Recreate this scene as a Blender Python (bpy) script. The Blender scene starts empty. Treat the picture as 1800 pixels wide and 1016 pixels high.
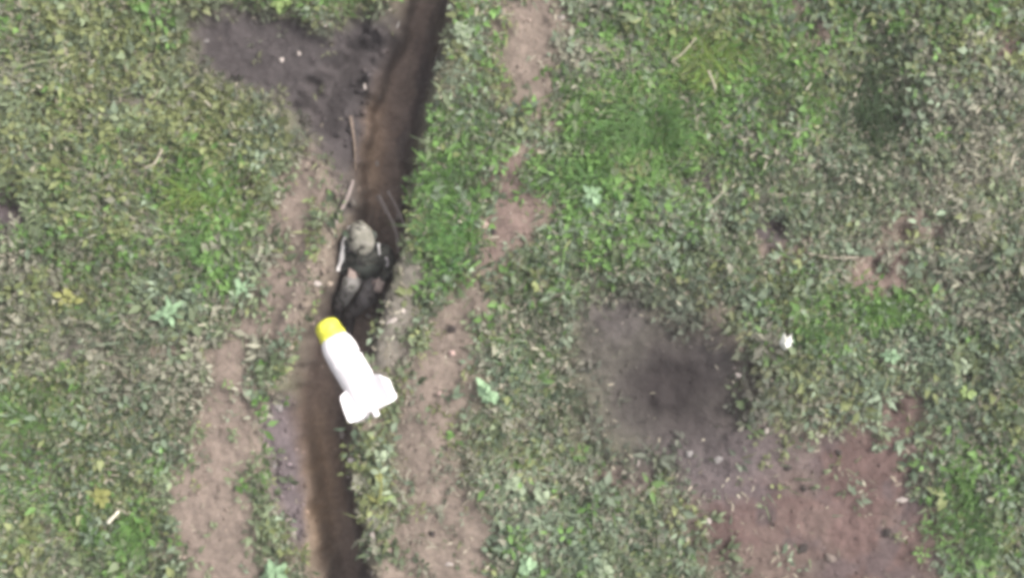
import bpy, bmesh, math, random
import numpy as np
from mathutils import Vector, Matrix, Quaternion

random.seed(11)
rng = np.random.default_rng(11)
SC = bpy.context.scene
COL = SC.collection

# ------------------------------------------------------------------ camera, light, exposure
S = 0.005                      # metres of ground per photo pixel
CAM_H = 12.0
HAZE = 0.0022
cam_d = bpy.data.cameras.new('drone_camera')
cam = bpy.data.objects.new('drone_camera', cam_d); COL.objects.link(cam)
cam.location = (0, 0, CAM_H)
cam.rotation_euler = (0, 0, 0)
cam_d.sensor_width = 36.0
cam_d.lens = 36.0 * CAM_H / (1800 * S)
cam_d.clip_end = 500.0
SC.camera = cam

SUN_EL, SUN_AZ = 43.0, 66.0    # azimuth measured clockwise from +Y (top of picture)
w = bpy.data.worlds.new('World'); SC.world = w; w.use_nodes = True
nt = w.node_tree; nt.nodes.clear()
sky = nt.nodes.new('ShaderNodeTexSky'); sky.sky_type = 'NISHITA'; sky.sun_disc = False
sky.sun_elevation = math.radians(SUN_EL); sky.sun_rotation = math.radians(SUN_AZ)
sky.dust_density = 6.0; sky.air_density = 1.0; sky.ozone_density = 1.0
hs = nt.nodes.new('ShaderNodeHueSaturation'); hs.inputs['Saturation'].default_value = 0.22
bg = nt.nodes.new('ShaderNodeBackground'); bg.inputs['Strength'].default_value = 0.15
wo = nt.nodes.new('ShaderNodeOutputWorld')
nt.links.new(sky.outputs[0], hs.inputs['Color']); nt.links.new(hs.outputs[0], bg.inputs['Color'])
nt.links.new(bg.outputs[0], wo.inputs['Surface'])

sd = bpy.data.lights.new('sun', 'SUN'); sd.energy = 1.5; sd.angle = math.radians(10); sd.color = (1.0, 0.95, 0.9)
sun = bpy.data.objects.new('sun', sd); COL.objects.link(sun)
az, el = math.radians(SUN_AZ), math.radians(SUN_EL)
to_sun = Vector((math.sin(az) * math.cos(el), math.cos(az) * math.cos(el), math.sin(el)))
sun.rotation_euler = to_sun.to_track_quat('Z', 'Y').to_euler()
sun.location = to_sun * 30

SC.view_settings.view_transform = 'Standard'
SC.view_settings.look = 'None'
SC.view_settings.gamma = 1.0
SC.view_settings.exposure = 1.6
SC.view_settings.use_curve_mapping = False
SC.cycles.filter_width = 4.3
SC.cycles.max_bounces = 6
SC.cycles.use_adaptive_sampling = True

# ------------------------------------------------------------------ helpers
def gx(px): return (px - 900.0) * S
def gy(py): return (508.0 - py) * S
def W(px, py, z=0.0):
    """photo pixel -> place in the world at height z"""
    k = (CAM_H - z) / CAM_H
    return Vector((gx(px) * k, gy(py) * k, z))

def sstep(a, b, x):
    t = np.clip((x - a) / (b - a), 0, 1)
    return t * t * (3 - 2 * t)

class Noise:
    def __init__(self, seed):
        self.t = np.random.default_rng(seed).random((256, 256))
    def __call__(self, x, y):
        xi = np.floor(x).astype(int); yi = np.floor(y).astype(int)
        fx = x - xi; fy = y - yi
        fx = fx * fx * (3 - 2 * fx); fy = fy * fy * (3 - 2 * fy)
        t = self.t
        a = t[xi % 256, yi % 256]; b = t[(xi + 1) % 256, yi % 256]
        c = t[xi % 256, (yi + 1) % 256]; d = t[(xi + 1) % 256, (yi + 1) % 256]
        return (a * (1 - fx) + b * fx) * (1 - fy) + (c * (1 - fx) + d * fx) * fy
def fbm(n, x, y, octv=4, gain=0.5):
    s = 0; a = 1; tot = 0
    for k in range(octv):
        s = s + a * n(x * 2 ** k + 17.3 * k, y * 2 ** k + 5.1 * k); tot += a; a *= gain
    return s / tot
N1, N2, N3, N4, N5 = (Noise(k) for k in (1, 2, 3, 4, 5))

def thing(name, label, cat, loc=(0, 0, 0), group=None, rotz=0.0):
    o = bpy.data.objects.new(name, None); COL.objects.link(o)
    o.empty_display_size = 0.05
    o.location = loc; o.rotation_euler = (0, 0, rotz)
    o['label'] = label; o['category'] = cat
    if group: o['group'] = group
    return o
def tag(o, label, cat, group=None):
    o['label'] = label; o['category'] = cat
    if group: o['group'] = group
    return o
def mesh_obj(name, verts, faces, mat, parent=None, smooth=True, kind=None):
    me = bpy.data.meshes.new(name)
    me.from_pydata([tuple(v) for v in verts], [], [tuple(f) for f in faces]); me.update()
    if smooth: me.polygons.foreach_set('use_smooth', [True] * len(me.polygons))
    if mat: me.materials.append(mat)
    o = bpy.data.objects.new(name, me); COL.objects.link(o)
    if parent: o.parent = parent
    if kind: o['kind'] = kind
    return o
def bm_obj(name, bm, mat, parent=None, smooth=True):
    me = bpy.data.meshes.new(name); bm.to_mesh(me); bm.free()
    if smooth: me.polygons.foreach_set('use_smooth', [True] * len(me.polygons))
    if mat: me.materials.append(mat)
    o = bpy.data.objects.new(name, me); COL.objects.link(o)
    if parent: o.parent = parent
    return o
def big_mesh(name, V, F, mat, colors=None, kind='stuff', smooth=False):
    """V (n,3) float, F (m,3|4) int, numpy -> one mesh"""
    me = bpy.data.meshes.new(name)
    n, m, k = len(V), len(F), F.shape[1]
    me.vertices.add(n); me.vertices.foreach_set('co', V.astype(np.float32).ravel())
    me.loops.add(m * k); me.loops.foreach_set('vertex_index', F.astype(np.int32).ravel())
    me.polygons.add(m)
    me.polygons.foreach_set('loop_start', np.arange(0, m * k, k, dtype=np.int32))
    if smooth: me.polygons.foreach_set('use_smooth', np.ones(m, dtype=bool))
    me.update(calc_edges=True); me.validate()
    if colors is not None:
        a = me.color_attributes.new('tint', 'FLOAT_COLOR', 'POINT')
        c = np.ones((n, 4), np.float32); c[:, :3] = colors
        a.data.foreach_set('color', c.ravel())
    me.materials.append(mat)
    o = bpy.data.objects.new(name, me); COL.objects.link(o)
    o['kind'] = kind
    return o

# ------------------------------------------------------------------ materials
def new_mat(name):
    m = bpy.data.materials.new(name); m.use_nodes = True
    t = m.node_tree
    return m, t, t.nodes['Principled BSDF']
def noise_mat(name, col, var=0.25, scale=40.0, rough=0.9, bump=0.3, bscale=None, spec=0.2, dist=0.01):
    m, t, b = new_mat(name)
    b.inputs['Roughness'].default_value = rough
    b.inputs['Specular IOR Level'].default_value = spec
    tc = t.nodes.new('ShaderNodeTexCoord')
    n = t.nodes.new('ShaderNodeTexNoise'); n.inputs['Scale'].default_value = scale; n.inputs['Detail'].default_value = 5
    r = t.nodes.new('ShaderNodeMapRange'); r.inputs['From Min'].default_value = 0.3; r.inputs['From Max'].default_value = 0.7
    r.inputs['To Min'].default_value = 1 - var; r.inputs['To Max'].default_value = 1 + var
    mx = t.nodes.new('ShaderNodeMix'); mx.data_type = 'RGBA'; mx.blend_type = 'MULTIPLY'; mx.inputs[0].default_value = 1
    mx.inputs[6].default_value = (*col, 1)
    t.links.new(tc.outputs['Object'], n.inputs['Vector']); t.links.new(n.outputs['Fac'], r.inputs['Value'])
    t.links.new(r.outputs[0], mx.inputs[7]); t.links.new(mx.outputs[2], b.inputs['Base Color'])
    if bump:
        n2 = t.nodes.new('ShaderNodeTexNoise'); n2.inputs['Scale'].default_value = bscale or scale * 2; n2.inputs['Detail'].default_value = 4
        bp = t.nodes.new('ShaderNodeBump'); bp.inputs['Strength'].default_value = bump; bp.inputs['Distance'].default_value = dist
        t.links.new(tc.outputs['Object'], n2.inputs['Vector']); t.links.new(n2.outputs['Fac'], bp.inputs['Height'])
        t.links.new(bp.outputs[0], b.inputs['Normal'])
    return m
def leaf_mat(name, attr=True, col=(0.1, 0.12, 0.06), rough=0.6, trans=0.25):
    m, t, b = new_mat(name)
    b.inputs['Roughness'].default_value = rough; b.inputs['Specular IOR Level'].default_value = 0.25
    out = t.nodes['Material Output']
    tr = t.nodes.new('ShaderNodeBsdfTranslucent'); ms = t.nodes.new('ShaderNodeMixShader'); ms.inputs[0].default_value = trans
    if attr:
        a = t.nodes.new('ShaderNodeAttribute'); a.attribute_name = 'tint'; src = a.outputs['Color']
    else:
        tc = t.nodes.new('ShaderNodeTexCoord')
        n = t.nodes.new('ShaderNodeTexNoise'); n.inputs['Scale'].default_value = 25
        rp = t.nodes.new('ShaderNodeMix'); rp.data_type = 'RGBA'
        rp.inputs[6].default_value = (*[c * 0.75 for c in col], 1); rp.inputs[7].default_value = (*[c * 1.2 for c in col], 1)
        t.links.new(tc.outputs['Object'], n.inputs['Vector']); t.links.new(n.outputs['Fac'], rp.inputs[0]); src = rp.outputs[2]
    t.links.new(src, b.inputs['Base Color']); t.links.new(src, tr.inputs['Color'])
    t.links.new(b.outputs[0], ms.inputs[1]); t.links.new(tr.outputs[0], ms.inputs[2]); t.links.new(ms.outputs[0], out.inputs['Surface'])
    return m
def ground_mat():
    m, t, b = new_mat('soil')
    b.inputs['Roughness'].default_value = 0.95; b.inputs['Specular IOR Level'].default_value = 0.15
    a = t.nodes.new('ShaderNodeAttribute'); a.attribute_name = 'tint'
    tc = t.nodes.new('ShaderNodeTexCoord')
    def nz(scale, detail=6, rough=0.6):
        n = t.nodes.new('ShaderNodeTexNoise'); n.inputs['Scale'].default_value = scale
        n.inputs['Detail'].default_value = detail; n.inputs['Roughness'].default_value = rough
        t.links.new(tc.outputs['Object'], n.inputs['Vector']); return n
    def mul(src, n, lo, hi, a0=0.3, a1=0.7):
        r = t.nodes.new('ShaderNodeMapRange'); r.inputs['From Min'].default_value = a0; r.inputs['From Max'].default_value = a1
        r.inputs['To Min'].default_value = lo; r.inputs['To Max'].default_value = hi
        t.links.new(n.outputs['Fac'], r.inputs['Value'])
        mx = t.nodes.new('ShaderNodeMix'); mx.data_type = 'RGBA'; mx.blend_type = 'MULTIPLY'; mx.inputs[0].default_value = 1
        t.links.new(src, mx.inputs[6]); t.links.new(r.outputs[0], mx.inputs[7]); return mx.outputs[2]
    c = mul(a.outputs['Color'], nz(4.0), 0.82, 1.18)
    c = mul(c, nz(22.0, 5), 0.8, 1.2)
    c = mul(c, nz(95.0, 3), 0.86, 1.14)
    t.links.new(c, b.inputs['Base Color'])
    bp = t.nodes.new('ShaderNodeBump'); bp.inputs['Strength'].default_value = 0.6; bp.inputs['Distance'].default_value = 0.03
    t.links.new(nz(28.0, 6, 0.65).outputs['Fac'], bp.inputs['Height'])
    t.links.new(bp.outputs[0], b.inputs['Normal'])
    return m
M_SOIL = ground_mat()
M_LEAF = leaf_mat('foliage', trans=0.38)
M_STRAW = leaf_mat('dry_straw', rough=0.8, trans=0.1)
M_CLOD = noise_mat('clod', (0.10, 0.08, 0.068), 0.3, 30)
M_DARKCLOD = noise_mat('charred_clod', (0.025, 0.02, 0.018), 0.3, 30)
M_STONE = noise_mat('pale_stone', (0.235, 0.205, 0.185), 0.2, 25, 0.85)
M_STONE2 = noise_mat('grey_stone', (0.13, 0.12, 0.115), 0.2, 25, 0.85)

# ------------------------------------------------------------------ the plan of the place
tr_rows = np.array([  # photo y, left rim, right rim
    (-900, 820, 960), (-400, 760, 890), (-150, 728, 848), (0, 690, 808), (60, 672, 792), (120, 640, 772), (180, 622, 760),
    (240, 612, 750), (300, 606, 738), (350, 604, 724), (400, 588, 716), (450, 574, 704), (500, 562, 692), (550, 540, 674),
    (600, 518, 660), (650, 502, 648), (700, 488, 628), (750, 490, 614), (800, 504, 612), (850, 512, 622), (900, 518, 636),
    (950, 526, 646), (1016, 540, 656), (1200, 565, 676), (1500, 560, 690), (2000, 540, 680)], float)
path_a = np.array([(-500, 930, 40), (0, 932, 50), (60, 935, 48), (120, 945, 48), (180, 952, 42), (235, 955, 30), (270, 930, 32), (310, 892, 48), (350, 905, 54),
                   (400, 893, 54), (450, 858, 34), (500, 836, 36), (560, 810, 42), (620, 790, 52), (680, 762, 64), (740, 745, 58),
                   (800, 742, 44), (860, 770, 60), (930, 775, 92), (1016, 765, 106), (1400, 780, 90)], float)
path_b = np.array([(200, 540, 6), (262, 543, 34), (300, 541, 40), (340, 540, 40), (420, 518, 42), (500, 506, 42), (560, 478, 40), (620, 412, 42),
                   (700, 398, 56), (780, 394, 66), (850, 362, 72), (930, 368, 72), (1016, 378, 74), (1400, 390, 70)], float)

def poly_sd(px, py, pts):
    """signed distance in photo pixels to a polygon (negative inside)"""
    pts = np.array(pts, float); n = len(pts)
    d = np.full(px.shape, 1e9); inside = np.zeros(px.shape, bool)
    for i in range(n):
        a = pts[i]; b = pts[(i + 1) % n]; e = b - a
        wx, wy = px - a[0], py - a[1]
        tt = np.clip((wx * e[0] + wy * e[1]) / (e @ e), 0, 1)
        d = np.minimum(d, np.hypot(wx - e[0] * tt, wy - e[1] * tt))
        c = ((a[1] > py) != (b[1] > py)) & (px < (b[0] - a[0]) * (py - a[1]) / (b[1] - a[1] + 1e-9) + a[0])
        inside ^= c
    return np.where(inside, -d, d)
def blob(px, py, cx, cy, rx, ry):
    return np.exp(-(((px - cx) / rx) ** 2 + ((py - cy) / ry) ** 2))

RED_POLY = [(1195, 900), (1260, 845), (1345, 775), (1420, 750), (1530, 735), (1548, 700), (1600, 690), (1628, 740), (1632, 830), (1668, 920), (1660, 1016), (1640, 1300), (1250, 1300), (1262, 1016)]
SCORCH_POLY = [(335, 30), (420, 15), (500, 28), (560, 55), (640, 40), (700, 40), (760, 100), (700, 250), (625, 300), (585, 270), (530, 235), (512, 190), (470, 165), (400, 140), (350, 110)]
SHELF_POLY = [(515, 165), (520, 225), (560, 255), (586, 300), (588, 385), (640, 390), (650, 150), (690, 60), (640, 70), (580, 110)]
LEDGE_POLY = [(462, 700), (500, 690), (530, 760), (535, 960), (510, 960), (470, 860), (455, 780)]
PATCHES = [  # bare patches: cx, cy, rx, ry, colour key
    (1375, 436, 66, 46, 'brown'), (1362, 398, 34, 30, 'dark'), (1548, 486, 62, 56, 'pink'), (1590, 408, 66, 54, 'brown'), (1240, 322, 40, 26, 'dark'), (1430, 55, 58, 40, 'brown'), (1405, 5, 30, 40, 'brown'),
    (1775, 82, 42, 34, 'red'), (12, 380, 50, 66, 'dark'), (1655, 405, 40, 30, 'tan'), (1630, 500, 60, 26, 'tan'), (1575, 715, 40, 34, 'brown'),
    (700, 560, 46, 60, 'grey'), (690, 620, 60, 46, 'grey'), (730, 480, 30, 40, 'grey'), (250, 180, 30, 18, 'grey'), (240, 275, 26, 18, 'grey'),
    (1100, 840, 60, 30, 'brown'), (1080, 560, 50, 40, 'grey'), (300, 620, 50, 22, 'tan'), (110, 625, 44, 26, 'grey'), (1250, 640, 40, 50, 'grey')]
SOILS = {'litter': (0.088, 0.086, 0.056), 'tan': (0.122, 0.096, 0.080), 'pink': (0.124, 0.090, 0.077), 'red': (0.072, 0.047, 0.042),
         'brown': (0.098, 0.076, 0.062), 'dark': (0.050, 0.040, 0.041), 'scorch': (0.040, 0.034, 0.034), 'char': (0.014, 0.011, 0.011), 'grey': (0.098, 0.088, 0.074),
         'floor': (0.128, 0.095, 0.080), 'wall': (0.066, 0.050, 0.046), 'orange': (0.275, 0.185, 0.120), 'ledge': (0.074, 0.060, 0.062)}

def plan(x, y):
    """everything the ground knows at a place: height, soil tint, how much grows there"""
    px = x / S + 900.0; py = 508.0 - y / S
    wx = (fbm(N1, x * 3.0, y * 3.0, 4) - 0.5) * 46; wy = (fbm(N2, x * 3.0, y * 3.0, 4) - 0.5) * 46
    qx = px + wx + (fbm(N4, x * 13, y * 13, 3) - 0.5) * 34; qy = py + wy + (fbm(N5, x * 13, y * 13, 3) - 0.5) * 34
    fx = px + (fbm(N3, x * 5, y * 5, 5, 0.62) - 0.5) * 34
    # trench
    xl = np.interp(py, tr_rows[:, 0], tr_rows[:, 1]); xr = np.interp(py, tr_rows[:, 0], tr_rows[:, 2])
    dl = (fx - xl) * S; dr = (xr - fx) * S
    depth = 0.80 + 0.06 * (fbm(N4, x * 1.5, y * 1.5, 2) - 0.5)
    wl = 0.15 + 0.06 * sstep(560, 760, py); wr = 0.09 + 0.17 * sstep(350, 260, py) + 0.09 * sstep(700, 780, py)
    tr = np.minimum(sstep(-0.015, wl, dl), sstep(-0.015, wr, dr))
    rim = np.exp(-(np.minimum(dl, dr) + 0.10) ** 2 / 0.012) * (np.minimum(dl, dr) < 0)
    shelf = sstep(14, -16, poly_sd(qx, qy, SHELF_POLY))
    ledge = sstep(10, -14, poly_sd(fx, py, LEDGE_POLY))
    scorch = sstep(40, -22, poly_sd(qx, qy, SCORCH_POLY))
    red = sstep(62, -50, poly_sd(qx, qy, RED_POLY) + 70 * (fbm(N3, x * 4, y * 4, 4) - 0.5))
    pa = np.abs(qx - np.interp(py, path_a[:, 0], path_a[:, 1])) - np.interp(py, path_a[:, 0], path_a[:, 2])
    pb = np.abs(qx - np.interp(py, path_b[:, 0], path_b[:, 1])) - np.interp(py, path_b[:, 0], path_b[:, 2])
    brk = fbm(N4, x * 3.4 + 9, y * 3.4, 4) - 0.5; pa = sstep(52, -34, pa + 62 * brk - 3); pb = sstep(46, -34, pb + 66 * brk - 2) * sstep(225, 275, py)
    crater = sstep(1.5, 0.45, np.hypot((qx - 1180) / 165, (qy - 690) / 140))
    crater = np.maximum(crater, 0.9 * sstep(1.45, 0.4, np.hypot((qx - 1105) / 105, (qy - 605) / 100)))
    core = blob(px + .5 * wx, py + .5 * wy, 1182, 682, 92, 74)
    tail = sstep(1.4, 0.3, np.hypot((qx - 1265) / 150, (qy - 810) / 75))
    # height
    z = (fbm(N5, x * 0.6, y * 0.6, 3) - 0.5) * 0.16 + (fbm(N2, x * 4, y * 4, 4) - 0.5) * 0.06 + (fbm(N4, x * 16, y * 16, 3) - 0.5) * 0.030
    z = z + 0.06 * rim + 0.05 * (pa + pb) * fbm(N1, x * 2.3, y * 2.3, 3)
    z = z - 0.10 * scorch - 0.11 * core - 0.05 * crater + 0.05 * np.exp(-((np.hypot((qx - 1190) / 150, (qy - 685) / 125) - 1.05) / 0.22) ** 2)
    z = z - 0.20 * blob(px, py, 1545, 190, 70, 120)
    z = z - 0.30 * shelf * (1 - tr) - 0.22 * ledge * (1 - tr)
    for cx, cy, r, dz in ((1165, 708, 16, 0.06), (1180, 628, 22, 0.05), (1590, 410, 14, -0.10), (1546, 470, 14, -0.10), (1420, 55, 15, -0.10), (1570, 716, 12, -0.12), (560, 255, 22, 0.09), (12, 350, 22, -0.10), (1365, 395, 16, -0.10)):
        z = z + dz * blob(px, py, cx, cy, r, r)
    z = z * (1 - tr) + tr * (-depth + (fbm(N3, x * 7, y * 7, 4) - 0.5) * 0.08)
    # tint
    c = np.empty(x.shape + (3,)); c[:] = SOILS['litter']
    def lay(cc, key, wgt):
        wv = np.clip(wgt, 0, 1)[..., None]
        return cc * (1 - wv) + np.array(SOILS[key]) * wv
    nb = fbm(N1, x * 1.1, y * 1.1, 3)
    c = lay(c, 'brown', sstep(0.5, 0.7, nb) * 0.7)
    bare = np.zeros_like(x)
    for cx, cy, rx, ry, key in PATCHES:
        g = sstep(1.35, 0.45, np.hypot((qx - cx) / rx, (qy - cy) / ry)); c = lay(c, key, g); bare = np.maximum(bare, g * 0.92)
    c = lay(c, 'pink', pa * sstep(250, 290, py) * sstep(520, 450, py)); c = lay(c, 'tan', pa * (1 - sstep(250, 290, py) * sstep(520, 450, py)) * 0.95)
    c = lay(c, 'tan', pb); c = lay(c, 'red', red); c = lay(c, 'tan', red * 0.22 * sstep(0.52, 0.68, fbm(N5, x * 3.3, y * 3.3, 4))); c = lay(c, 'dark', red * 0.6 * sstep(0.54, 0.68, fbm(N1, x * 4.5 + 3, y * 4.5, 4))); c = lay(c, 'brown', red * 0.5 * sstep(0.45, 0.6, fbm(N4, x * 2, y * 2, 3)))
    c = lay(c, 'ledge', tail * 0.8)
    c = lay(c, 'scorch', crater * 0.85); c = lay(c, 'char', np.clip(core * 1.2, 0, 1) * 0.9); c = lay(c, 'scorch', scorch); c = lay(c, 'ledge', ledge)
    c = lay(c, 'scorch', shelf * 0.8)
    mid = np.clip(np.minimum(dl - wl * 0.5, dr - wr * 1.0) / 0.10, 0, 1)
    c = lay(c, 'wall', tr * 0.9); c = lay(c, 'floor', tr * sstep(0, 0.7, mid))  # dark wall tint covers the whole right wall, painting in its shade
    c = lay(c, 'tan', 0.55 * tr * sstep(0.55, 0.75, fbm(N2, fx * S * 16, y * 1.6, 3))); c = lay(c, 'dark', 0.5 * tr * sstep(0.52, 0.72, fbm(N5, fx * S * 12, y * 2.2, 3)))
    c = lay(c, 'orange', 0.95 * tr * blob(px, py, 532, 890, 42, 150)); c = lay(c, 'orange', 0.55 * tr * blob(px, py, 637, 235, 26, 130))
    bare = np.maximum.reduce([bare, pa * 0.95, pb * 0.96, red * (0.93 + 0.06 * sstep(0.42, 0.58, fbm(N2, x * 5, y * 5, 3))), crater, scorch * 0.985, tail * 0.93, shelf, ledge * 0.96, sstep(-0.02, 0.03, np.minimum(dl, dr)) * 1.0])
    near = sstep(-0.32, 0.0, np.minimum(dl, dr)) * 0.62 * (1 - sstep(-0.02, 0.03, np.minimum(dl, dr)))
    veg = (1 - bare) * (1 - near) * (1 - 0.62 * np.clip(soot(x, y) * 1.15, 0, 1)) * (1 - 0.5 * sstep(70, 0, poly_sd(qx, qy, RED_POLY)))
    veg = veg * (0.55 + 0.45 * sstep(0.36, 0.55, fbm(N3, x * 2.2, y * 2.2, 3)))
    return z, c, veg, tr
def soot(x, y):
    px = x / S + 900.0 + (fbm(N1, x * 3.0, y * 3.0, 4) - 0.5) * 50; py = 508.0 - y / S + (fbm(N2, x * 3.0, y * 3.0, 4) - 0.5) * 50
    a = sstep(1.7, 0.5, np.hypot((px - 1180) / 160, (py - 690) / 135)); b = sstep(1.6, 0.3, np.hypot((px - 1100) / 100, (py - 600) / 95))
    c = sstep(70, -20, poly_sd(px, py, SCORCH_POLY))
    return np.maximum.reduce([a, b, 0.8 * c])

# ------------------------------------------------------------------ ground: one sheet out to the horizon
def axis(half, step):
    core_ = np.arange(-half, half + 1e-6, step)
    ext = [half]; d = step
    while ext[-1] < 240: d *= 1.22; ext.append(ext[-1] + d)
    ext = np.array(ext[1:])
    return np.concatenate([-ext[::-1], core_, ext])
AX, AY = axis(6.6, 0.024), axis(4.6, 0.024)
GX, GY = np.meshgrid(AX, AY, indexing='ij')
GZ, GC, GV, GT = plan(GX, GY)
nx, ny = GX.shape
idx = np.arange(nx * ny).reshape(nx, ny)
F = np.stack([idx[:-1, :-1], idx[1:, :-1], idx[1:, 1:], idx[:-1, 1:]], -1).reshape(-1, 4)
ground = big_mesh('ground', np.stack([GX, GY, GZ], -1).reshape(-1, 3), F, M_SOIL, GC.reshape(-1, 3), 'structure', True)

def height(x, y):
    z, _, _, _ = plan(np.array([x], float), np.array([y], float)); return float(z[0])

# ------------------------------------------------------------------ the thin veil of air the picture is taken through
def haze():
    bm = bmesh.new(); bmesh.ops.create_cube(bm, size=1, matrix=Matrix.Translation((0, 0, 5.25)) @ Matrix.Diagonal((1200, 1200, 17.5, 1)))
    m = bpy.data.materials.new('haze'); m.use_nodes = True; t = m.node_tree; t.nodes.clear()
    out = t.nodes.new('ShaderNodeOutputMaterial'); v = t.nodes.new('ShaderNodeVolumePrincipled')
    v.inputs['Density'].default_value = HAZE; v.inputs['Color'].default_value = (.93, .90, .92, 1); v.inputs['Anisotropy'].default_value = .2
    t.links.new(v.outputs[0], out.inputs['Volume'])
    o = bm_obj('haze', bm, m, None, False); o['kind'] = 'stuff'
haze()

# ------------------------------------------------------------------ ground cover
PAL = {  # leaf colours: pairs between which each leaf picks
    'olive': ((0.064, 0.086, 0.044), (0.168, 0.204, 0.114)),
    'yellow': ((0.094, 0.112, 0.042), (0.212, 0.236, 0.104)),
    'bright': ((0.070, 0.140, 0.032), (0.140, 0.250, 0.070)),
    'mint': ((0.084, 0.118, 0.074), (0.205, 0.252, 0.172)),
    'straw': ((0.096, 0.098, 0.070), (0.235, 0.228, 0.172)),
    'dark': ((0.036, 0.052, 0.028), (0.080, 0.100, 0.056))}
KEYS = list(PAL)
BLOBS = {
 'yellow': [(1230, 110, 120, 70, 1.6), (1150, 250, 120, 60, 1.0), (1400, 130, 90, 60, 1.0), (110, 20, 130, 55, 1.5), (280, 215, 170, 75, 1.3), (180, 340, 160, 70, 1.1), (120, 525, 60, 40, 2.0), (190, 870, 55, 45, 2.0), (1310, 70, 110, 60, 1.5),
            (1690, 50, 150, 70, 1.5), (1230, 130, 70, 50, 1.2), (660, 880, 40, 50, 1.6), (60, 960, 100, 60, 0.8), (1180, 930, 60, 60, 1.0), (900, 780, 90, 50, 0.9), (1440, 110, 60, 40, 1.2), (330, 120, 200, 100, 0.5), (1790, 960, 50, 80, .7)],
 'bright': [(370, 425, 42, 80, 3.0), (350, 330, 80, 60, 1.6), (792, 400, 40, 80, 1.9), (1130, 225, 130, 110, 3.6), (1040, 340, 105, 90, 2.4), (1180, 130, 120, 80, 2.2), (1250, 90, 130, 70, 1.2), (240, 930, 50, 40, 1.4),
            (50, 720, 90, 60, 0.9), (1700, 930, 90, 90, 0.9), (1740, 840, 70, 70, 1.2), (1440, 575, 70, 45, 1.8), (1545, 545, 60, 30, 2.0), (1410, 130, 60, 70, 1.6), (800, 300, 60, 60, .6), (500, 8, 60, 25, 2.0), (60, 860, 120, 70, 0.5), (1330, 170, 120, 100, 1.0), (620, 15, 60, 20, 1.2), (1600, 30, 150, 50, 1.2), (830, 130, 60, 100, .4)],
 'mint': [(300, 550, 45, 42, 2.0), (430, 505, 34, 38, 2.0), (860, 690, 52, 42, 2.2), (915, 855, 85, 65, 2.4), (960, 960, 100, 55, 2.0), (490, 1000, 50, 32, 2.2), (1560, 630, 70, 60, 1.8),
          (1040, 360, 60, 45, 1.0), (810, 80, 70, 80, 1.0), (1480, 230, 70, 60, 0.9), (700, 800, 50, 50, 1.0), (980, 430, 90, 90, .6), (1690, 690, 40, 30, 1.6), (150, 800, 160, 100, .5), (1780, 300, 40, 80, 1.0), (1300, 560, 160, 90, .4), (480, 230, 50, 60, .8)],
 'straw': [(1700, 270, 130, 130, 2.6), (1660, 430, 140, 110, 1.8), (1150, 900, 90, 70, 1.0), (820, 830, 130, 110, 1.2), (1010, 90, 80, 80, 1.4), (1740, 770, 80, 80, 1.1), (60, 570, 120, 110, 1.0), (300, 640, 130, 70, 0.9),
           (1230, 330, 50, 35, 1.4), (1340, 340, 120, 90, 0.5), (1400, 700, 120, 70, 1.2), (880, 600, 90, 60, .6), (520, 400, 60, 100, .8), (1000, 780, 50, 60, .8), (30, 60, 40, 60, .7), (430, 600, 50, 60, .7)],
 'dark': [(1545, 160, 75, 120, 5.0), (1512, 300, 60, 80, 4.0), (1600, 70, 70, 40, 1.5), (1500, 80, 70, 50, 1.6), (1280, 330, 60, 50, 0.7), (1100, 480, 120, 50, .8), (740, 190, 50, 60, .6), (1330, 520, 140, 60, .5), (950, 560, 80, 50, .5)]}
def weights(x, y):
    px = x / S + 900.0; py = 508.0 - y / S
    px = px + (fbm(N4, x * 2.5, y * 2.5, 3) - .5) * 110; py = py + (fbm(N5, x * 2.5, y * 2.5, 3) - .5) * 110
    wv = np.zeros((len(x), len(KEYS)))
    wv[:, 0] = 0.60
    g = fbm(N2, x * 0.9, y * 0.9, 3); h = fbm(N4, x * 1.3 + 40, y * 1.3, 3)
    wv[:, KEYS.index('yellow')] += 0.5 * sstep(0.50, 0.7, g) + 0.10
    wv[:, KEYS.index('bright')] += 0.3 * sstep(0.52, 0.7, h)
    wv[:, KEYS.index('mint')] += 0.50 * sstep(600, 1300, px) + 0.12
    wv[:, KEYS.index('straw')] += 0.26 * sstep(0.5, 0.3, g) + 0.07
    wv[:, KEYS.index('dark')] += 0.18
    for key, bl in BLOBS.items():
        j = KEYS.index(key)
        for cx, cy, rx, ry, s_ in bl: wv[:, j] += s_ * (.7 if key == 'yellow' else 1.25 if key == 'bright' else 1) * blob(px, py, cx, cy, rx, ry)
    return wv / wv.sum(1, keepdims=True)
def rank(v):
    u = np.empty(len(v)); u[np.argsort(v)] = (np.arange(len(v)) + 0.5) / len(v); return u
def pick_tint(x, y, r):
    wv = weights(x, y); cum = np.cumsum(wv, 1)
    u = rank(fbm(N3, x * 7, y * 7, 2) + 0.22 * r.standard_normal(len(x)))
    k = (u[:, None] > cum).sum(1).clip(0, len(KEYS) - 1)
    lo = np.array([PAL[q][0] for q in KEYS])[k]; hi = np.array([PAL[q][1] for q in KEYS])[k]
    t = rank(fbm(N5, x * 6 + 31, y * 6, 3) + 0.5 * fbm(N2, x * 1.4, y * 1.4 + 7, 2) + 0.16 * r.standard_normal(len(x)))[:, None]
    t = 0.08 + 0.84 * t
    c = lo * (1 - t) + hi * t
    so = (0.85 * soot(x, y))[:, None]
    return c * (1 - so) + np.array((0.060, 0.052, 0.048)) * so, k

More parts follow.
